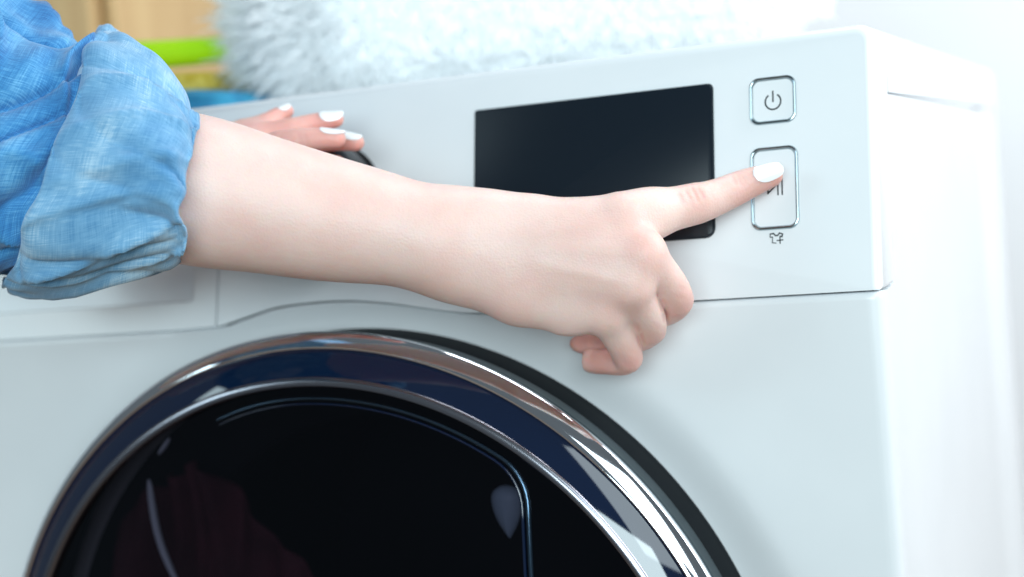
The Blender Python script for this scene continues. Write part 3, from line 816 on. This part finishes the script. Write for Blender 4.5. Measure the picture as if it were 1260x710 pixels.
flush = [(p[-1][0], .026, .85) for p in (a_i, a_m, a_r, a_p, a_t)]+[(pt(367, 168, -.05), .014, .6), (pt(310, 150, -.04), .02, .55), (pt(340, 160, -.045), .03, .7), (pt(280, 165, -.05), .03, .7)]
arm2 = skin_object('arm', fld, D, PER, flush, [(pt(364, 160, -.055), pt(371, 178, -.055), .0005, .0014), (pt(372, 160, -.055), pt(378, 178, -.055), .0004, .0013)]); arm2.matrix_parent_inverse = PI_
del D, palm
for js, nr, w_, l_ in ((a_i, (-.1, -.55, .85), .0085, .0075), (a_m, (0.1, -.62, .8), .0098, .0130), (a_r, (0.1, -.30, .95), .0092, .0110), (a_t, (0.1, 0.0, 1.0), .0105, .0140)):
    o = nail(js[-1][0]+(js[-2][0]-js[-1][0])*0.16, js[-1][0]-js[-2][0], nr, w_, l_, js[-1][1]+0.0003, arm2)

# ---- denim
def denim(name, c1, c2, c3):
    m = mat(name, c2, 0.85); b = bsdf(m); b.inputs['Sheen Weight'].default_value = 0.25
    uv = nn(m, 'ShaderNodeUVMap'); mp = nn(m, 'ShaderNodeMapping'); mp.inputs['Scale'].default_value = (1, 1, 1); lk(m, uv.outputs[0], mp.inputs[0])
    n_ = nn(m, 'ShaderNodeTexNoise'); n_.inputs['Scale'].default_value = 14; n_.inputs['Detail'].default_value = 5; n_.inputs['Roughness'].default_value = .6; lk(m, mp.outputs[0], n_.inputs['Vector'])
    # warp and weft threads, uneven along their length
    outs = []
    for sc, sv in (((420, 14, 1), 1), ((14, 420, 1), 1)):
        m2 = nn(m, 'ShaderNodeMapping'); m2.inputs['Scale'].default_value = sc; lk(m, uv.outputs[0], m2.inputs[0])
        t2 = nn(m, 'ShaderNodeTexNoise'); t2.inputs['Scale'].default_value = 5; t2.inputs['Detail'].default_value = 2; lk(m, m2.outputs[0], t2.inputs['Vector']); outs.append(t2)
    s1 = nn(m, 'ShaderNodeMath', operation='ADD'); lk(m, outs[0].outputs['Fac'], s1.inputs[0]); lk(m, outs[1].outputs['Fac'], s1.inputs[1])
    s2 = nn(m, 'ShaderNodeMath', operation='MULTIPLY_ADD'); lk(m, s1.outputs[0], s2.inputs[0]); s2.inputs[1].default_value = 0.38
    lk(m, n_.outputs['Fac'], s2.inputs[2])
    s3 = nn(m, 'ShaderNodeMath', operation='SUBTRACT'); lk(m, s2.outputs[0], s3.inputs[0]); s3.inputs[1].default_value = 0.38
    r_ = nn(m, 'ShaderNodeValToRGB'); e = r_.color_ramp.elements; e[0].position = 0.33; e[0].color = (*c1, 1); e[1].position = 0.70; e[1].color = (*c3, 1)
    x = e.new(0.52); x.color = (*c2, 1)
    lk(m, s3.outputs[0], r_.inputs[0]); lk(m, r_.outputs[0], b.inputs['Base Color'])
    bp = nn(m, 'ShaderNodeBump'); bp.inputs['Strength'].default_value = 0.35; bp.inputs['Distance'].default_value = 0.0006; lk(m, s1.outputs[0], bp.inputs['Height']); lk(m, bp.outputs[0], b.inputs['Normal'])
    return m
M_den = denim('denim', (0.008, 0.095, 0.30), (0.045, 0.25, 0.54), (0.19, 0.50, 0.78))
M_cuff = denim('denim_inside', (0.085, 0.27, 0.50), (0.19, 0.42, 0.65), (0.48, 0.69, 0.85))
M_hem = denim('denim_hem', (0.40, 0.55, 0.68), (0.52, 0.66, 0.76), (0.62, 0.74, 0.82))

def cloth_tube(name, stations, mat_, parent, nang=180, nlen=90, fold=None, solid=0.0013):
    """loose cloth round an arm: stations of (centre, upward radius, depth radius, axis) joined smoothly, with folds"""
    cs = np.array([s[0] for s in stations]); ru = np.array([s[1] for s in stations]); rd = np.array([s[2] for s in stations]); ax_ = np.array([s[3] for s in stations]); us = np.array([s[4] for s in stations])
    n = len(stations); T = np.linspace(0, n-1, nlen)
    def interp(a):
        out = []
        for t in T:
            i = int(min(t, n-2)); f = t-i
            p0, p1, p2, p3 = a[max(i-1, 0)], a[i], a[i+1], a[min(i+2, n-1)]
            out.append(0.5*((2*p1)+(-p0+p2)*f+(2*p0-5*p1+4*p2-p3)*f*f+(-p0+3*p1-3*p2+p3)*f**3))
        return np.array(out)
    C_, RU, RD, AX, US = interp(cs), interp(ru), interp(rd), interp(ax_), interp(us)
    V = []; UV = []; Fc = []
    arc = np.concatenate([[0], np.cumsum(np.linalg.norm(np.diff(C_, axis=0), axis=1)+np.abs(np.diff(RU)))])
    for i in range(nlen):
        a = Vector(AX[i]).normalized(); u = Vector(US[i]); u = (u-a*u.dot(a)).normalized(); d = a.cross(u)
        for k in range(nang):
            w = 2*math.pi*k/nang
            f = fold(w, T[i]/(n-1), arc[i]) if fold else 0
            sh = 0.0055*mnoise.noise(Vector((math.cos(w)*1.8, math.sin(w)*1.8, 31+i*0.01)))+0.0015*mnoise.noise(Vector((math.cos(w)*4, math.sin(w)*4, 41)))
            V.append(Vector(C_[i])+u*(math.cos(w)*(RU[i]+f))+d*(math.sin(w)*(RD[i]+f))+a*sh)
            UV.append((w*0.06, arc[i]))
    for i in range(nlen-1):
        for k in range(nang):
            l = (k+1) % nang; Fc.append((i*nang+k, i*nang+l, (i+1)*nang+l, (i+1)*nang+k))
    me = mesh_py(name, V, Fc)
    uvl = me.uv_layers.new(name='uv')
    for lp in me.loops:
        uvl.data[lp.index].uv = UV[lp.vertex_index]
    # seam of the map: keep the last strip continuous
    for p in me.polygons:
        for li in p.loop_indices:
            vi = me.loops[li].vertex_index
            if p.index % nang == nang-1 and vi % nang == 0: uvl.data[li].uv = (2*math.pi*0.06, UV[vi][1])
    o = link(name, me, mat_, parent, 180)
    so = o.modifiers.new('thickness', 'SOLIDIFY'); so.thickness = solid; so.offset = 0
    return o

def rim(pa, pb, y, depth):
    """a cloth ring seen edge-on: its top and bottom at photograph places pa and pb"""
    A_, _ = at(*pa, y); B_, _ = at(*pb, y)
    c = (A_+B_)/2; u = (A_-B_); h = np.linalg.norm(u)/2; u = u/(2*h)
    v = np.array([CAM[0]-c[0], CAM[1]-c[1], CAM[2]-c[2]]); v = v/np.linalg.norm(v)
    a = np.cross(u, v); a = a/np.linalg.norm(a)
    if a[0] < 0: a = -a
    return c, h, depth, a, u
def nz(x, y, z): return mnoise.noise(Vector((x, y, z)))
def ridge(x): return (1-abs(x))**3
def fold_cuff(w, t, s):
    q = math.cos(w); p = math.sin(w)
    f = 0.0060*nz(q*2.0+t*2.0, p*2.0, t*1.6+3)+0.0034*nz(q*4.5+t*3, p*4.5, t*1.5+9)
    f += 0.0055*(ridge(nz(q*1.9-t*1.6, p*1.9, 1.5+t)*2.2)-0.3)-0.0045*ridge(nz(q*2.4+t*2.2, p*2.4+5, 7.5-t)*2.5)
    return 0.8*f*min(1.0, 4*t+0.4)*min(1, 3*(1-t)+0.12)
YC = -.126
cst = []
inner = [((128, 74), (28, 338), .050), ((122, 46), (12, 351), .064)]
for (pa, pb, d) in [((120, 78), (24, 336), .052), ((116, 52), (10, 346), .062), ((117, 40), (10, 352), .068), ((132, 36), (24, 357), .0705), ((160, 50), (80, 355), .070), ((190, 76), (142, 340), .064), ((218, 108), (196, 331), .057), ((231, 134), (216, 325), .0505), ((235, 144), (219, 319), .048), ((232, 150), (216, 314), .0465), ((220, 150), (200, 316), .046)]:
    cst.append(rim(pa, pb, YC, d))
cuff = cloth_tube('cuff', cst, M_cuff, PER, fold=fold_cuff, nlen=110)
cuff.matrix_parent_inverse = PI_
cst2 = []
for (pa, pb, d) in [((118, 60), (22, 352), .054), ((110, 33), (14, 368), .064), ((124, 25), (40, 372), .068), ((150, 40), (95, 366), .068), ((180, 70), (150, 352), .062), ((205, 108), (205, 336), .054), ((222, 144), (216, 327), .047), ((215, 150), (205, 318), .044)]:
    cst2.append(rim(pa, pb, YC+.003, d))
hem = cloth_tube('cuff', cst2, M_hem, PER, fold=lambda w, t, s: 0.8*fold_cuff(w, t, s)-0.0085, nlen=80)
hem.matrix_parent_inverse = PI_
def fold_sl(w, t, s):
    q = math.cos(w); p = math.sin(w)
    return 0.007*nz(q*1.8+t*3.2, p*1.8, t*2.0+13)+0.0045*nz(q*3+t*5, p*3, t*4+5)+0.006*(ridge(nz(q*1.3-t*3.2, p*1.3+2, 4.5+t*2)*2.2)-0.3)-0.008*ridge(nz(q*1.5+t*4.0, p*1.5+7, 8.5+t)*2.4)
sst_ = []
for (pa, pb, y, d) in [((150, 88), (60, 322), -.126, .050), ((118, 66), (15, 338), -.128, .058), ((85, 50), (-60, 330), -.134, .064), ((35, 26), (-160, 300), -.142, .068), ((-35, -12), (-260, 230), -.155, .070), ((-110, -90), (-340, 130), -.17, .070)]:
    sst_.append(rim(pa, pb, y, d))
sl = cloth_tube('sleeve', sst_, M_den, PER, fold=fold_sl, nlen=110)
sl.matrix_parent_inverse = PI_
